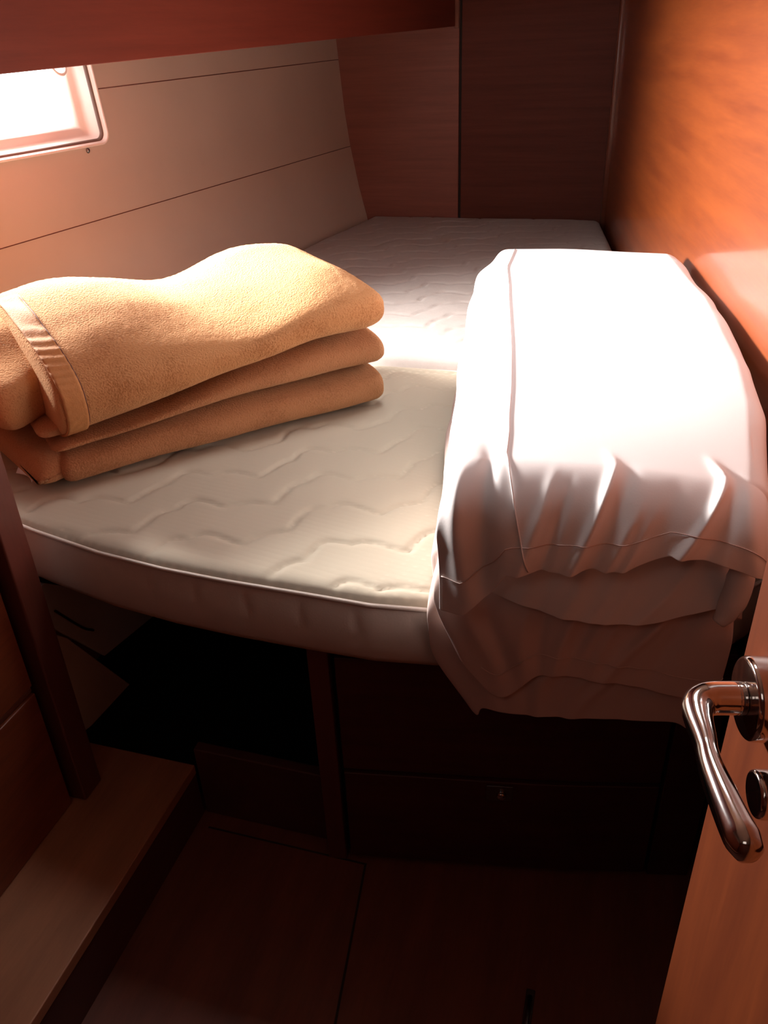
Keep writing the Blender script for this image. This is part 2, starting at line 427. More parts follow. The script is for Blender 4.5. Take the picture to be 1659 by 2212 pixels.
# ------------------------------------------------------------------ overhead locker on the left
def locker():
    t = thing('overhead_locker', 'long reddish cherry overhead locker along the top left above the window', 'locker')
    def fx(y): return -0.659 - K * (YB - y)
    y0, y1 = 0.25, YB - 0.008
    zb = lambda y: 1.196 - 0.0254 * (YB - y)
    def br(name, xa, xb, za, zb_, m, bevel=0.0):
        # xa, xb, za, zb_ are functions of y
        vs = []
        for y in (y0, y1): vs += [(xa(y), y, za(y)), (xb(y), y, za(y)), (xb(y), y, zb_(y)), (xa(y), y, zb_(y))]
        o = link(name, mesh(name, vs, [(0, 1, 2, 3), (7, 6, 5, 4), (0, 4, 5, 1), (1, 5, 6, 2), (2, 6, 7, 3), (3, 7, 4, 0)]), m, parent=t)
        if bevel: bev(o, bevel)
        return o
    br('front_panel', lambda y: fx(y) - 0.018, fx, zb, lambda y: 1.846, M_LOCK, 0.0015)
    br('bottom_panel', lambda y: XL(y, 1.20) + 0.03, lambda y: fx(y) - 0.018, lambda y: zb(y) + 0.012, lambda y: zb(y) + 0.024, M_LOCK)
    vs = [(XL(y0, 1.2) + .03, y0 - .016, zb(y0)), (fx(y0), y0 - .016, zb(y0)), (fx(y0), y0, zb(y0)), (XL(y0, 1.2) + .03, y0, zb(y0))]
    vs += [(a, b_, 1.846) for a, b_, c in vs]
    link('end_panel', mesh('end_panel', vs, [(0, 1, 2, 3), (7, 6, 5, 4), (0, 4, 5, 1), (1, 5, 6, 2), (2, 6, 7, 3), (3, 7, 4, 0)]), M_LOCK, parent=t)
locker()

# ------------------------------------------------------------------ wardrobe at the left edge (side panel, doors, end post)
XC = -0.774; YC = 0.759
wd = thing('wardrobe', 'reddish cherry wardrobe with dark end post beside the mattress corner on the left', 'wardrobe')
box('side_panel', XC - 0.38, XC - 0.024, YC - 0.020, YC - 0.004, 0.121, 1.12, M_CAB, parent=wd)
box('post', XC - 0.024, XC + 0.018, YC - 0.045, YC, 0.121, 1.12, M_TRIMD, 0.003, parent=wd)
box('carcass', XC - 0.38, XC - 0.022, -0.5, YC - 0.050, 0.121, 1.12, M_DARK, parent=wd)
box('door', XC - 0.0215, XC - 0.002, -0.45, YC - 0.054, 0.372, 1.12, M_CAB, 0.002, parent=wd)
box('rail', XC - 0.0215, XC - 0.006, -0.45, YC - 0.054, 0.360, 0.3685, M_TRIM, 0.002, parent=wd)
box('plinth_panel', XC - 0.0215, XC - 0.002, -0.45, YC - 0.054, 0.121, 0.358, M_CAB, 0.002, parent=wd)

# side step (ledge) on the floor
st = thing('side_step', 'low tan wooden step along the foot of the wardrobe with a shaded riser', 'step')
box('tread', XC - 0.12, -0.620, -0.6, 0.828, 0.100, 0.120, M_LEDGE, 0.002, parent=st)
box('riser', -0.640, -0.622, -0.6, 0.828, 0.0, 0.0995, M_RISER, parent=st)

# sole boards: seam inlays and the lifting strap
slab('trim_8', (-0.263, 0.45), (-0.312, 0.80), 0.0, 0.0012, 0.0035, M_DARK, kind='structure')
slab('trim_9', (-0.60, 0.80), (-0.312, 0.80), 0.0, 0.0008, 0.003, M_DARK, kind='structure')

# ------------------------------------------------------------------ berth base: drawers, stile, sill, platform, inside
FD = [(-0.345, 0.803), (-0.03, 0.858), (0.30, 0.935)]
dd = (Vector(FD[2]) - Vector(FD[0])).normalized(); nn = Vector((dd.y, -dd.x))
def dp(s, off=0.0):
    a, b_, c = Vector(FD[0]), Vector(FD[1]), Vector(FD[2])
    L1 = (b_ - a).length
    p = a + (b_ - a) * (s / L1) if s < L1 else b_ + (c - b_) * ((s - L1) / (c - b_).length)
    return p + nn * off
bb = thing('berth_base', 'dark wooden berth base with open locker and two drawers under the mattress', 'bed base')
def front(name, s0, s1, z0, z1, o0, o1, m, bevel=0.002, parent=bb, n=8):
    pts = [dp(lerp(s0, s1, i / n), o1) for i in range(n + 1)] + [dp(lerp(s1, s0, i / n), o0) for i in range(n + 1)]
    return prism(name, pts, z0, z1, m, bevel, parent=parent)
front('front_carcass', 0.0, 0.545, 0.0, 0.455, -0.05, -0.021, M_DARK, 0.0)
d1 = front('drawer', 0.006, 0.475, 0.214, 0.432, -0.020, 0.0, M_DRAW)
d2 = front('drawer', 0.006, 0.475, 0.012, 0.205, -0.020, 0.0, M_DRAW)
front('side_stile', 0.482, 0.545, 0.0, 0.455, -0.020, -0.004, M_DRAW)
# front post and sill of the open locker
prism('stile', [(-0.377, 0.798), (-0.347, 0.802), (-0.350, 0.835), (-0.380, 0.830)], 0.0, 0.478, M_TRIMD, 0.002, parent=bb)
prism('sill', [(-0.619, 0.83), (-0.380, 0.83), (-0.380, 0.85), (-0.619, 0.85)], 0.0, 0.155, M_RISER, 0.003, parent=bb)
prism('platform', [(-0.86, 0.83), (-0.34, 0.83), (0.19, 0.93), (-0.13, YB - 0.01), (-0.965, YB - 0.01), (-1.10, 2.0), (-1.16, 1.4), (-1.18, 0.83)],
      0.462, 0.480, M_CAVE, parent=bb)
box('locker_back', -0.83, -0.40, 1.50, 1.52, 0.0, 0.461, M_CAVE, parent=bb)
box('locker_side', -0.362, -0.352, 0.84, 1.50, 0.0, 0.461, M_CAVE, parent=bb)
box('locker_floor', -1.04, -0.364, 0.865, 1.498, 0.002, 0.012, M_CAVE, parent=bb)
# latch of the lower drawer
lc = dp(0.245, 0.0)
lt = front('latch_plate', 0.222, 0.262, 0.168, 0.199, 0.0, 0.0025, M_STEEL, 0.001, parent=d2, n=2)
revolve('latch_button', (lc.x, lc.y, 0.182), (nn.x, nn.y, 0), [(0.0025, 0.008), (0.008, 0.007), (0.010, 0.004)], M_CHROME, seg=20, parent=d2)

# pale liner panels seen inside the open locker
def lp(y, z, off=0.0): return (-0.83 + 0.1 * (z - 0.45) + off, y, z)
def liner(name, poly, th, m, label, lift=0.0):
    a = [lp(y, z, lift) for y, z in poly]; b_ = [lp(y, z, lift - th) for y, z in poly]; n = len(a)
    o = link(name, mesh(name, a + b_, [tuple(range(n)), tuple(range(n, 2 * n))[::-1]] + [(i, (i + 1) % n, n + (i + 1) % n, n + i) for i in range(n)]), m,
             label=label, cat='panel')
    bev(o, 0.002); return o
liner('liner_panel', [(0.80, 0.455), (1.10, 0.455), (1.23, 0.150), (0.952, 0.208), (0.80, 0.415)], 0.006, M_LINER,
      'upper blue-grey liner panel inside the open locker under the mattress')
liner('liner_panel', [(0.80, 0.395), (0.868, 0.318), (1.015, 0.080), (0.885, 0.093), (0.80, 0.12)], 0.006, M_LINER2,
      'lower pale cream triangular liner panel inside the open locker', -0.002)
pp = [Vector(lp(y, z, 0.004)) for y, z in ((0.845, 0.395), (0.90, 0.318), (0.927, 0.290))]
tube('stripe', catmull(pp, 4), 0.0022, M_DARK, seg=8, label='thin dark cable running across the upper blue-grey liner panel', cat='stripe')  # thin dark tube laid over the upper liner panel

# ------------------------------------------------------------------ mattresses
FRONT = [(-0.92, 0.845), (-0.787, 0.806), (-0.66, 0.776), (-0.551, 0.761), (-0.46, 0.755), (-0.385, 0.753), (-0.262, 0.752),
         (-0.187, 0.762), (-0.05, 0.790), (0.08, 0.835), (0.17, 0.885), (0.23, 0.96)]
def ZT(x, y): return 0.590
def scallop(p, q):
    """quilting: distance to the nearest scalloped stitch line"""
    S = 0.095
    def wave(k):
        ph = 0.9 * k
        u = p / 0.20 + ph
        f = u - math.floor(u)
        big = 0.024 * math.sin(2 * math.pi * u)
        small = 0.016 * abs(math.sin(math.pi * u * 3 + k)) + 0.008 * abs(math.sin(math.pi * u * 2 + 0.6 * k))
        return k * S + big + small
    k0 = round(q / S); best = 9
    for k in (k0 - 1, k0, k0 + 1):
        best = min(best, abs(q - wave(k)))
    return best
def quilt(x, y, amp, w=0.0045):
    p = x * 0.80 + y * 0.60; q = -x * 0.60 + y * 0.80
    d = scallop(p, q)
    return -amp * math.exp(-(d / w) ** 1.1) + amp * 0.2 * nz(x * 14, y * 14)

def mattress(name, ya_f, yb_f, xl_f, xr_f, nx, ny, zt, zb, rnd, amp, m_top, m_side, label, left_extra=0.0, backr=0.03):
    t = thing(name, label, 'mattress')
    rows = []
    def P(u, v):
        # plan position; front and back edges are functions of x, so relax twice
        x = lerp(xl_f(1.2), xr_f(1.2), u)
        for _ in range(6):
            y = lerp(ya_f(x), yb_f(x), v); x = lerp(xl_f(y), xr_f(y), u)
        return x, y
    for j in range(ny + 1):
        v = j / ny; v = v if True else v
        row = []
        for i in range(nx + 1):
            u = i / nx
            x, y = P(u, v)
            row.append((x, y, u, v))
        rows.append(row)
    vs, fs = [], []
    for j, row in enumerate(rows):
        for i, (x, y, u, v) in enumerate(row):
            df = y - ya_f(x); db = yb_f(x) - y; dl = x - xl_f(y); dr = xr_f(y) - x
            d = min(df, db, dl, dr)
            r = rnd
            dz = 0.0
            if d < r: dz = -(r * 0.55) * (1 - math.sqrt(max(0, 1 - ((r - d) / r) ** 2)))
            # rounded plan corner at the far right
            fade = sstep(0, 0.02, d)
            z = zt(x, y) + dz + quilt(x, y, amp) * fade
            vs.append((x, y, z))
    W = nx + 1
    for j in range(ny):
        for i in range(nx):
            fs.append((j * W + i, j * W + i + 1, (j + 1) * W + i + 1, (j + 1) * W + i))
    top = link('top', mesh('top', vs, fs), m_top, parent=t, smooth=True)
    # border strip down the sides
    loop = [i for i in range(W)] + [j * W + nx for j in range(1, ny + 1)] + [ny * W + i for i in range(nx - 1, -1, -1)] + [j * W for j in range(ny - 1, 0, -1)]
    nh = 10; sv, sf = [], []
    cx = sum(v[0] for v in vs) / len(vs); cy = sum(v[1] for v in vs) / len(vs)
    n = len(loop)
    L = 0.0; acc = [0.0]
    for k in range(1, n): L += (Vector(vs[loop[k]]) - Vector(vs[loop[k - 1]])).length; acc.append(L)
    for h in range(nh + 1):
        f = h / nh
        for k, li in enumerate(loop):
            x, y, z = vs[li]
            a = Vector(vs[loop[k - 1]]); b_ = Vector(vs[loop[(k + 1) % n]]); tt = (b_ - a); tt.z = 0; tt.normalize()
            nrm = Vector((tt.y, -tt.x, 0))
            bul = 0.006 * math.sin(math.pi * min(1, f * 1.05)) - 0.004 * sstep(0.8, 1, f)
            s = acc[k]
            # quilting on the side
            dq = abs(((s / 0.075 + 0.75 * f * f + 0.1 * math.sin(f * 9)) % 1.0) - 0.5)
            bul -= 0.0030 * math.exp(-((dq * 0.075) / 0.005) ** 1.3) * math.sin(math.pi * min(1, f * 1.25)) if f < 0.8 else 0
            p = Vector((x, y, lerp(z, zb, f))) + nrm * bul
            sv.append(p)
    for h in range(nh):
        for k in range(n):
            k2 = (k + 1) % n
            sf.append((h * n + k, h * n + k2, (h + 1) * n + k2, (h + 1) * n + k))
    sf.append(tuple(nh * n + k for k in range(n))[::-1])
    link('border', mesh('border', sv, sf), m_side, parent=t, smooth=True)
    pth = [Vector(vs[li]) + Vector((0, -0.001, -0.001)) for li in loop[:W]]
    tube('piping', pth, 0.0030, m_side, seg=8, parent=t)
    return t

xl_m = lambda y: -1.255 + (0.0 if y > 1.2 else 0.0) if False else (XL(y, 0.56) + 0.006)
def xl_near(y): return max(XL(y, 0.56) + 0.006, -1.15) if y > 0.86 else -1.15
SEAM = lambda x: 1.546 + 0.0 * x
ffront = lambda x: interp([(-1.3, 0.86)] + FRONT, x)
def zt_near(x, y):
    return 0.590 - 0.004 * sstep(0.0, 0.25, (x + 0.4)) - 0.006 * sstep(1.35, 1.55, y)
def zt_far(x, y): return 0.592 + 0.006 * math.exp(-((y - 1.62) / 0.06) ** 2) + 0.002 * nz(x * 5, y * 5)
xr_f = lambda y: XR(y) - 0.016
mattress('mattress', ffront, SEAM, lambda y: max(XL(y, 0.50) + 0.012, -1.20), lambda y: min(XR(y) - 0.02, 0.20), 250, 170, zt_near, 0.483, 0.022, 0.0048, M_TICK, M_TICKS,
         'near quilted cream mattress section with curved piped front edge over the drawers')
def back_edge(x):
    xr_ = xr_f(3.05); return YB - 0.006 - 0.055 * (1 - math.sqrt(max(0, 1 - (max(0, x - (xr_ - 0.06)) / 0.065) ** 2)))
mattress('mattress', lambda x: 1.553, back_edge, lambda y: XL(y, 0.50) + 0.010, xr_f, 160, 210, zt_far, 0.483, 0.035, 0.0046, M_TICK2, M_TICKS,
         'far quilted mattress section reaching back to the dark bulkhead')

# ------------------------------------------------------------------ folded blankets (left)
BO = Vector((-0.797, 0.886, 0.0)); BT = Vector((0.675, 0.738, 0)).normalized(); BQ = Vector((-BT.y, BT.x, 0))
BL = 0.585
def bpt(s, q, z): return BO + BT * s + BQ * q + Vector((0, 0, z))
def layer(name, s0, s1, q0, q1, zb, zt, m, parent, rl=0.03, rr=0.035, seed=0.0, n=(110, 64), wob=0.004, e=0.42, shear=0.0):
    """one folded layer: cross-section is a flattened rounded slab, zb/zt are functions of (s, q)"""
    nu, nv = n[1], n[0]
    def f(u, v):
        a = 2 * math.pi * u
        c, s_ = math.cos(a), math.sin(a)
        cu = math.copysign(abs(c) ** e, c); su = math.copysign(abs(s_) ** 0.75, s_)
        endf = 1.0
        s = lerp(s0, s1, v)
        # rounded ends
        if v > 0.5:
            k = max(0.0, (v - (1 - rr / (s1 - s0))) / (rr / (s1 - s0)))
        else:
            k = max(0.0, ((rl / (s1 - s0)) - v) / (rl / (s1 - s0)))
        endf = math.sqrt(max(0.0, 1 - min(1, k) ** 2.4))
        qa, qb = q0(s), q1(s)
        q = lerp(qa, qb, 0.5 - 0.5 * cu * (0.90 + 0.10 * endf))
        lo, hi = zb(s, q), zt(s, q); mid = (lo + hi) / 2
        ez = 0.15 if v < 0.5 else 0.62
        z = mid + (hi - lo) / 2 * su * (ez + (1 - ez) * endf)
        w = wob * nz(s * 9 + seed, q * 9, z * 9 + seed)
        w2 = 0.0009 * nz(s * 170 + seed, q * 170, z * 170)
        p = bpt(s - shear * q, q + w + w2, z + (w + w2) * (1 if su > 0 else 0.2))
        return p
    o = grid(name, f, nu, nv, m, closed_u=True, parent=parent)
    # close the ends
    bm = bmesh.new(); bm.from_mesh(o.data)
    eds = [e for e in bm.edges if e.is_boundary]
    bmesh.ops.holes_fill(bm, edges=eds, sides=0)
    bmesh.ops.recalc_face_normals(bm, faces=bm.faces)
    bm.to_mesh(o.data); bm.free()
    for p in o.data.polygons: p.use_smooth = True
    return o, f
Z0 = 0.589
lowb = thing('folded_blanket', 'lower tan fleece blanket folded in two layers, lying on the mattress by the wardrobe post', 'blanket')
seam1 = lambda s, q: 0.648 + 0.014 * sstep(0.0, 0.3, s)
seam2 = lambda s, q: 0.657 + 0.067 * sstep(-0.03, 0.5, s) + 0.012 * sstep(0.05, 0.3, q)
layer('bottom_fold', 0.010, BL, lambda s: 0.002 + 0.004 * math.sin(s * 7), lambda s: 0.34, lambda s, q: Z0 + 0.001, lambda s, q: seam1(s, q) - 0.001, M_FLEECE_SHADE, lowb, seed=1.0, rl=0.02, rr=0.02)
layer('upper_fold', 0.008, BL + 0.006, lambda s: 0.008 + 0.003 * math.sin(s * 6 + 1), lambda s: 0.335, lambda s, q: seam1(s, q) + 0.0005, lambda s, q: seam2(s, q), M_FLEECE_SHADE, lowb, seed=5.0, rl=0.02, rr=0.025)
topb = thing('folded_blanket', 'upper fluffy tan blanket, thick roll with sewn hem, resting on the other blanket', 'blanket')
def ztop(s, q):
    h = 0.802 + 0.016 * sstep(0.30, 0.50, s)
    ridge = 0.032 * math.exp(-((s - 0.13) / 0.15) ** 2) * sstep(-0.06, 0.24, q) + 0.016 * math.exp(-((s - 0.52) / 0.10) ** 2)
    dip = -0.008 * math.exp(-((s - 0.315) / 0.06) ** 2)
    return h + (ridge + dip) * 0.9 - 0.022 * sstep(0.16, 0.0, q) * (1 - 0.5 * sstep(0.35, 0.52, s)) + 0.02 * sstep(0.1, 0.28, q)
oR, fR = layer('fleece_roll', 0.026, BL + 0.002, lambda s: -0.008 + 0.004 * math.sin(s * 8), lambda s: 0.345, lambda s, q: seam2(s, q) + 0.0005, ztop, M_FLEECE, topb, seed=9.0, rl=0.008, rr=0.045, wob=0.007, n=(170, 120), e=0.62, shear=0.12)
layer('inner_roll', -0.040, 0.10, lambda s: 0.040 + 0.02 * math.sin(s * 30), lambda s: 0.330, lambda s, q: seam2(s, q) + 0.012, lambda s, q: ztop(s, q) - 0.022 + 0.006 * math.sin(q * 40), M_FLEECE, topb, seed=21.0, rl=0.045, rr=0.01, wob=0.016, n=(40, 90), e=0.55, shear=0.30)
def hem(u, v):
    a = lerp(-1.15, 1.75, u)
    p = fR((a / (2 * math.pi)) % 1.0, 0.016 + 0.056 * v)
    out = (-BQ * math.cos(a) + Vector((0, 0, 1)) * math.sin(a))
    puck = 0.0009 * math.sin(u * 120 + 3 * v) * sstep(0.45, 0.65, u)
    return p + out * (0.0022 + puck)
hm = grid('hem', hem, 110, 8, M_HEM, parent=topb)
sd = hm.modifiers.new('s', 'SOLIDIFY'); sd.thickness = 0.0045; sd.offset = 0
tube('seam', [hem(i / 60, 1.03) for i in range(61)], 0.0010, M_TRIMD, seg=6, parent=topb)
layer('inner_fold', -0.005, 0.06, lambda s: 0.026, lambda s: 0.32, lambda s, q: 0.664, lambda s, q: 0.690 + 0.01 * sstep(0.05, 0.2, q), M_FLEECE_SHADE, lowb, seed=31.0, rl=0.02, rr=0.01, wob=0.010, n=(30, 70), e=0.5)
layer('corner_fold', -0.022, 0.06, lambda s: 0.012 + 0.010 * math.sin(s * 40), lambda s: 0.30, lambda s, q: Z0 + 0.003 + 0.010 * sstep(0.05, 0.2, q), lambda s, q: 0.652 + 0.018 * sstep(0.06, 0.2, q), M_FLEECE_SHADE, lowb, seed=41.0, rl=0.035, rr=0.01, wob=0.030, n=(60, 110), e=0.7, shear=0.22)

# care label
def label_mat():
    m, nt, b = new_mat('care_label_print')
    tc = node(nt, 'ShaderNodeTexCoord'); sx = node(nt, 'ShaderNodeSeparateXYZ'); nt.links.new(tc.outputs['UV'], sx.inputs[0])
    b.inputs['Base Color'].default_value = (0.86, 0.82, 0.84, 1); b.inputs['Roughness'].default_value = 0.4
    return m
M_TAG = label_mat()
M_INK = plain('label_grey_ink', (0.22, 0.20, 0.27), 0.6)
M_PINK = plain('label_pink_ink', (0.75, 0.05, 0.16), 0.6)
tc0 = Vector((-0.876, 0.908, 0.600))
def tagf(u, v):
    a = rad(35)
    p = Vector(((u - 0.5) * 0.050, 0, 0))
    p.z = v * 0.040 * math.cos(a); p.y = v * 0.040 * math.sin(a) + 0.006 * math.sin(math.pi * u)
    r = Matrix.Rotation(rad(-25), 3, 'Z')
    return tc0 + r @ p
tg = grid('care_label', tagf, 8, 8, M_TAG, parent=lowb); tg['label'] = 'white care label with pink and grey print'
s_ = tg.modifiers.new('s', 'SOLIDIFY'); s_.thickness = 0.0006
def ink(u0, u1, v0, v1, m):
    def f(u, v):
        return tagf(lerp(u0, u1, u), lerp(v0, v1, v)) + Vector((0.0006, -0.0012, 0.0006))
    grid('printed_mark', f, 4, 2, m, parent=tg)
ink(0.30, 0.50, 0.25, 0.60, M_PINK); ink(0.62, 0.70, 0.30, 0.55, M_PINK); ink(0.0, 1.0, 0.78, 0.92, M_INK)
ink(0.55, 0.92, 0.62, 0.72, M_INK); ink(0.80, 0.95, 0.25, 0.40, M_INK)

# ------------------------------------------------------------------ folded white linen on the right
def xlf(y): return interp([(0.70, -0.165), (0.80, -0.175), (1.10, -0.225), (1.35, -0.262), (1.54, -0.285), (1.80, -0.27)], y)
def xrf(y): return interp([(0.70, 0.150), (0.80, 0.158), (0.95, 0.168), (1.10, 0.168), (1.40, 0.138), (1.73, 0.075), (1.85, 0.05)], y)
def ridge(x, c, w): return math.exp(-((x - c) / w) ** 2)
RT, RF = 0.035, 0.070
FOLDS = ((-0.146, .010, 1.0, .16, .00), (-0.118, .009, -1.0, .10, -.03), (-0.083, .012, .45, -.10, .03), (-0.058, .006, .7, -.28, .02), (-0.040, .005, -.7, -.25, .03),
         (-0.004, .006, 1.1, -.40, -.02), (0.012, .008, -0.8, -.34, .0), (0.030, .005, 0.6, -.50, .04), (0.044, .004, 0.5, -.45, .055), (0.058, .011, -0.6, -.30, .02),
         (0.092, .006, 1.25, -.72, -.035), (0.108, .009, -1.0, -.45, -.01), (0.130, .010, .5, .25, .0), (0.150, .009, -0.35, .05, .03))
def folds(x, sv, dz):
    r_ = 0.0
    for c, w, am, dr, st_ in FOLDS:
        e_ = sstep(st_ - 0.02, st_ + 0.075, sv) * (1 - 0.6 * sstep(0.09, 0.17, dz))
        if e_ > 0: r_ += am * e_ * ridge(x, c + dr * (dz - 0.02) + 0.3 * min(0, sv), w * (0.9 + 5 * max(0, dz)))
    return 0.0080 * r_
def drape(name, m, label, zt, yf, ybk, hem_z, lift=0.0, wr=1.0, xl_off=0.0, xr_off=0.0, nu=170, nv=230, seed=0.0, th=0.0022, leftdrop=0.10,
          rightdrop=0.06, swing=None, group=None, xskew=None, hemband=True, sag=1.0):
    """a folded sheet lying on the stack and hanging over its front edge"""
    def f(u, v):
        LB = 0.62                                # share of v on top
        # lateral: left drop | top | right drop
        a = lerp(-1.0, 1.0, u)
        if v < LB:
            t = v / LB; y0 = lerp(ybk, yf + RF, t); zf = 0.0; drop = 0.0; yy = y0
        else:
            t = (v - LB) / (1 - LB)
        yref = y0 if v < LB else yf
        xl_, xr_ = xlf(yref) + xl_off, xrf(yref) + xr_off
        wl, wt, wr_ = leftdrop, xr_ - xl_, rightdrop
        tot = wl + wt + wr_
        sarc = u * tot
        # round the two upper edges
        r = 0.028
        def edge(d):     # d = arc distance beyond the start of the bend -> (horizontal, down)
            if d <= 0: return 0.0, 0.0
            th_ = d / r
            if th_ < math.pi / 2: return r * math.sin(th_), r * (1 - math.cos(th_))
            return r, r + (d - r * math.pi / 2)
        if sarc < wl + r:
            h, dn = edge(wl + r - sarc); x = xl_ + r - h
        elif sarc > wl + wt - r:
            h, dn = edge(sarc - (wl + wt - r)); x = xr_ - r + h
        else:
            x = xl_ + (sarc - wl); dn = 0.0
        z = zt
        if v < LB:
            # back edge rounding
            db = yy - (ybk - 0.04)
            bz = 0.022 * max(0, (db / 0.04)) ** 2 if db > 0 else 0
            y = yy
            z = zt - bz - dn - 0.012 * sstep(1.3, 1.75, y) * 0
            # broad softness
            fx_ = (x - xl_) / (xr_ - xl_)
            z += 0.006 * math.sin(math.pi * max(0, min(1, fx_))) + 0.003 * nz(x * 7 + seed, y * 5)
            z += wr * folds(x, y0 * 0 - (y - (yf + RF)), 0.0)
            if dn > 0.001:
                x += 0.006 * nz(y * 9, z * 20 + seed)
            return Vector((x, y, z + lift))
        # hanging part in front
        xs = lerp(xl_, xr_, max(0, min(1, (sarc - wl) / wt)))
        ua = (sarc - wl) / wt
        hz = hem_z(ua)
        # front bend
        arc = RF * math.pi / 2
        L = (zt - RF - hz) + arc
        sv = t * L
        if sv < arc:
            an = sv / RF; y = yf + RF - RF * math.sin(an); dz = RF * (1 - math.cos(an))
        else:
            y = yf; dz = RF + (sv - arc)
        hang = sstep(0.0, 0.12, dz)
        z_off = (0.006 * math.sin(math.pi * max(0, min(1, (x - xl_) / (xr_ - xl_)))) + 0.003 * nz(x * 7 + seed, (yf + RF) * 5)) * (1 - sstep(0.0, 0.06, dz))
        if swing: x += swing(ua, dz)
        # side part tucks in under the top at the front corner
        dside = dn * (1 - sstep(0.0, 0.05, dz) * 0.0)
        y += 0.0
        z = zt - max(dz, 0) - dn * (1 - sstep(0.0, 0.08, dz)) + z_off
        if dn > 0: # corner cloth swings forward into a soft pleat
            y += -0.010 * hang * min(1, dn / 0.05) + dn * 0.35 * hang
            x += (0.0 if ua > 0.5 else 0.020 * hang * min(1, dn / 0.1))
        # wrinkles fanning down from the edge
        an_ = min(1.0, sv / arc) * math.pi / 2
        disp = wr * folds(xs, sv, dz)
        y -= disp * math.sin(an_ * 0.8 + 0.3); z += disp * math.cos(an_) * 0.8
        y -= 0.012 * sag * hang * math.sin(math.pi * max(0, min(1, ua))) + 0.010 * hang * nz(x * 10 + seed, z * 4, seed)
        return Vector((x, y, z + lift))
    o = grid(name, f, nu, nv, m, label=label, cat='bed sheet', group=group)
    sd = o.modifiers.new('s', 'SOLIDIFY'); sd.thickness = th; sd.offset = -1
    sb = o.modifiers.new('sub', 'SUBSURF'); sb.levels = 1; sb.render_levels = 1
    return o, f

# solid folded core of each sheet: rounded slab with folded edges
def core(name, z0, z1, inset, m, parent, seed, yf=0.78, ybk=1.74, push=0.0):
    def f(u, v):
        a = 2 * math.pi * u; c, s_ = math.cos(a), math.sin(a)
        cu = math.copysign(abs(c) ** 0.35, c); su = math.copysign(abs(s_) ** 0.8, s_)
        y = lerp(yf, ybk, v)
        e = min(1, min(v, 1 - v) / 0.02); e = math.sqrt(max(0, 1 - (1 - e) ** 2))
        xa, xb = xlf(y) + inset + 0.004 * nz(y * 6, seed), xrf(y) - inset * 0.6
        x = lerp(xa, xb, 0.5 + 0.5 * cu)
        z = (z0 + z1) / 2 + (z1 - z0) / 2 * su * (0.2 + 0.8 * e)
        return Vector((x - push * (1 if cu < 0 else 0), y, z))
    o = grid(name, f, 48, 60, m, closed_u=True, parent=parent)
    bm = bmesh.new(); bm.from_mesh(o.data)
    bmesh.ops.holes_fill(bm, edges=[e for e in bm.edges if e.is_boundary], sides=0)
    bm.to_mesh(o.data); bm.free()
    return o
GR = 'folded white bed linen stacked by the right wall'
# lowest sheet: longest hem, shade put into its colour
s4, f4 = drape('bed_sheet', M_SHEET_SHADE, 'lowest bed sheet of the stack, its hem hanging furthest down over the drawers', 0.640, 0.738, 1.66,
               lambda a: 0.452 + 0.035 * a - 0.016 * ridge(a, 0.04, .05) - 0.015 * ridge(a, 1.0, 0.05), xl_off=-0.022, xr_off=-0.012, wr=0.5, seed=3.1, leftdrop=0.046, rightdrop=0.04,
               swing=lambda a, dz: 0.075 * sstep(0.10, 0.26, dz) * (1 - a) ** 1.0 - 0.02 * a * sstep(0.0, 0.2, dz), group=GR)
core('folded_layers', 0.592, 0.632, 0.002, M_SHEET_SHADE, s4, 1.0, 0.775, 1.65)
s3, f3 = drape('bed_sheet', M_SHEET_SHADE, 'third bed sheet from the top, uneven hem hanging over the lowest one', 0.682, 0.724, 1.67,
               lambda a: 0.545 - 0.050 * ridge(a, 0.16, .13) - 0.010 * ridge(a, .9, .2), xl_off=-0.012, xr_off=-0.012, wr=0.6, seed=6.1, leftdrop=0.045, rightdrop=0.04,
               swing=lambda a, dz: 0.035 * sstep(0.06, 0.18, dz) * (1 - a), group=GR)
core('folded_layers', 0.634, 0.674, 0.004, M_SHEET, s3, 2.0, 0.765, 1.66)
s2, f2 = drape('bed_sheet', M_SHEET, 'second bed sheet from the top, with smooth curved hem and rolled right corner', 0.728, 0.708, 1.69,
               lambda a: 0.656 - 0.018 * math.sin(math.pi * min(1, max(0, a * 0.95 + 0.02))) + 0.018 * sstep(0.7, 1.0, a), xl_off=0.028, xr_off=-0.020, wr=0.25, seed=9.1,
               leftdrop=0.045, rightdrop=0.045, group=GR)
core('folded_layers', 0.676, 0.722, 0.004, M_SHEET, s2, 3.0, 0.755, 1.68)
s1, f1 = drape('bed_sheet', M_SHEET, 'topmost white bed sheet, brightly lit, draped over the front of the linen stack', 0.790, 0.678, 1.72,
               lambda a: interp([(-0.5, 0.655), (0.0, 0.637), (0.10, 0.640), (0.19, 0.672), (0.24, 0.704), (0.35, 0.712), (0.60, 0.722), (0.72, 0.742), (0.86, 0.738), (1.0, 0.728), (1.5, 0.73)], a),
               xl_off=0.0, xr_off=0.0, wr=1.0, seed=12.1, leftdrop=0.085, rightdrop=0.035, group=GR)
core('folded_layers', 0.724, 0.776, 0.006, M_SHEET, s1, 4.0, 0.745, 1.70)
# rolled corner of the second sheet at the right
tube('tucked_corner', catmull([(0.128, 0.722, 0.728), (0.132, 0.712, 0.712), (0.131, 0.708, 0.690), (0.126, 0.706, 0.668), (0.120, 0.704, 0.656)], 5),
     [lerp(0.006, 0.013, min(1, i / 6)) * (1 - 0.45 * max(0, i - 12) / 8) for i in range(21)], M_SHEET, seg=18, parent=s2)
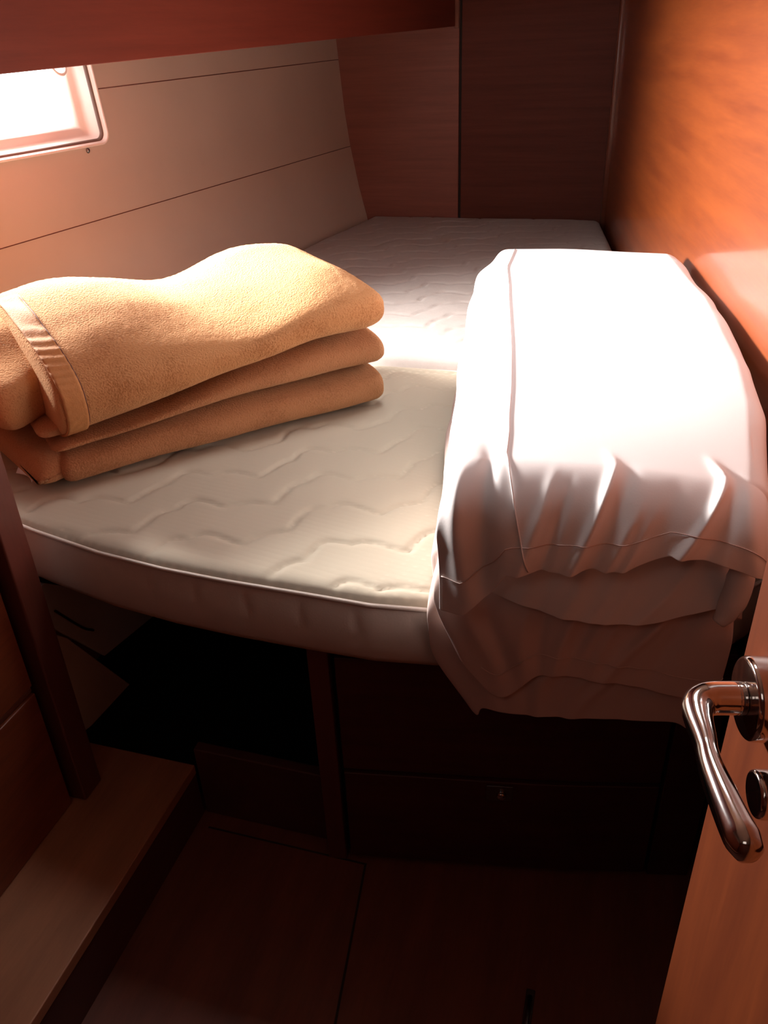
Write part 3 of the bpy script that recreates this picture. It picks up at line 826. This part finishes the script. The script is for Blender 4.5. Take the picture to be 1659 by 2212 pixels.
# sewn crease down the left of the top sheet
def crease(name, f, us, v0, v1, parent, r=0.0011):
    pts = [f(interp(us, lerp(v0, v1, i / 60)), lerp(v0, v1, i / 60)) for i in range(61)]
    tube(name, [p + Vector((0, -0.0010, 0.0010)) for p in pts], r, M_SHEET, seg=8, parent=parent)
crease('crease', f1, [(0.0, 0.262), (0.55, 0.325), (0.80, 0.375), (1.0, 0.425)], 0.01, 0.99, s1, 0.0009)
def hemline(f, v, parent, u0=0.2, u1=0.97):
    pts = [f(lerp(u0, u1, i / 60), v) + Vector((0, -0.0012, 0)) for i in range(61)]
    tube('hem_stitch', pts, 0.0005, M_SHEET_SHADE, seg=6, parent=parent)
hemline(f1, 0.91, s1); hemline(f3, 0.94, s3)

# ------------------------------------------------------------------ cabin door with lever handle (right foreground)
DU = Vector((-0.21, 0.978, 0)).normalized(); DN = Vector((-DU.y, DU.x, 0))          # along the door / out of its visible face
SD = Vector((0.1089, 0.4206, 0))                                                    # behind the handle, on the face
dr = thing('door_1', 'orange cherry cabin door standing open at the right', 'door', kind='structure')
e0 = SD + DU * 0.047; e1 = SD - DU * 0.62
prism('door_leaf', [(e0.x, e0.y), (e1.x, e1.y), (e1.x - DN.x * .028, e1.y - DN.y * .028), (e0.x - DN.x * .028, e0.y - DN.y * .028)], 0.02, 0.98, M_DOOR, 0.0015, parent=dr)
HZ = 0.81
hc = Vector((SD.x, SD.y, HZ))
hd = thing('door_handle', 'polished chrome lever handle with round rose on the open door', 'handle')
hd.parent = dr
for k in ('category', 'label'):
    if k in hd: del hd[k]
revolve('rose', hc, DN, [(0.0, 0.0262), (0.0125, 0.0262), (0.0145, 0.0248)], M_CHROME, seg=64, parent=hd)
revolve('collar', hc, DN, [(0.0145, 0.0105), (0.0205, 0.0105)], M_CHROME, seg=40, parent=hd)
lev = catmull([hc + DN * 0.016, hc + DN * 0.026, hc + DN * 0.036 - DU * 0.001, hc + DN * 0.0435 - DU * 0.006, hc + DN * 0.0465 - DU * 0.018,
               hc + DN * 0.0475 - DU * 0.036, hc + DN * 0.0490 - DU * 0.054, hc + DN * 0.0485 - DU * 0.072, hc + DN * 0.0470 - DU * 0.094, hc + DN * 0.0445 - DU * 0.114], 8)
nl = len(lev)
rads = [interp([(0, .0105), (.25, .0105), (.42, .0090), (.6, .0062), (.8, .0082), (.94, .0095), (.985, .0075), (1, .004)], i / (nl - 1)) for i in range(nl)]
flt = [interp([(0, 1), (.4, 1.0), (.6, 1.3), (.9, 1.15), (1, 1.1)], i / (nl - 1)) for i in range(nl)]
tube('lever', lev, rads, M_CHROME, seg=28, flat=flt, parent=hd)
# key cylinder rose below
kc = hc + Vector((0, 0, -0.046)) - DU * 0.034
kr = revolve('key_rose', kc, DN, [(0.0, 0.0150), (0.009, 0.0150), (0.011, 0.0138)], M_CHROME, seg=48, parent=hd)

# small floor latch near the lower edge of the picture
fl_ = thing('floor_latch', 'small dull steel bolt on the dark floor in front of the drawers', 'latch')
a = math.atan2(-0.03, 0.1)
box('plate', -0.032, -0.020, 0.575, 0.668, 0.0, 0.003, M_STEEL, 0.001, parent=fl_)
tube('bolt', [Vector((-0.026, y, 0.008)) for y in (0.590, 0.62, 0.655)], 0.004, M_STEEL, seg=14, parent=fl_)
tube('ring', [Vector((-0.026 + 0.009 * math.cos(t), 0.592 + 0.009 * math.sin(t), 0.010)) for t in [2 * math.pi * i / 24 for i in range(25)]], 0.0018, M_CHROME, seg=8, parent=fl_)
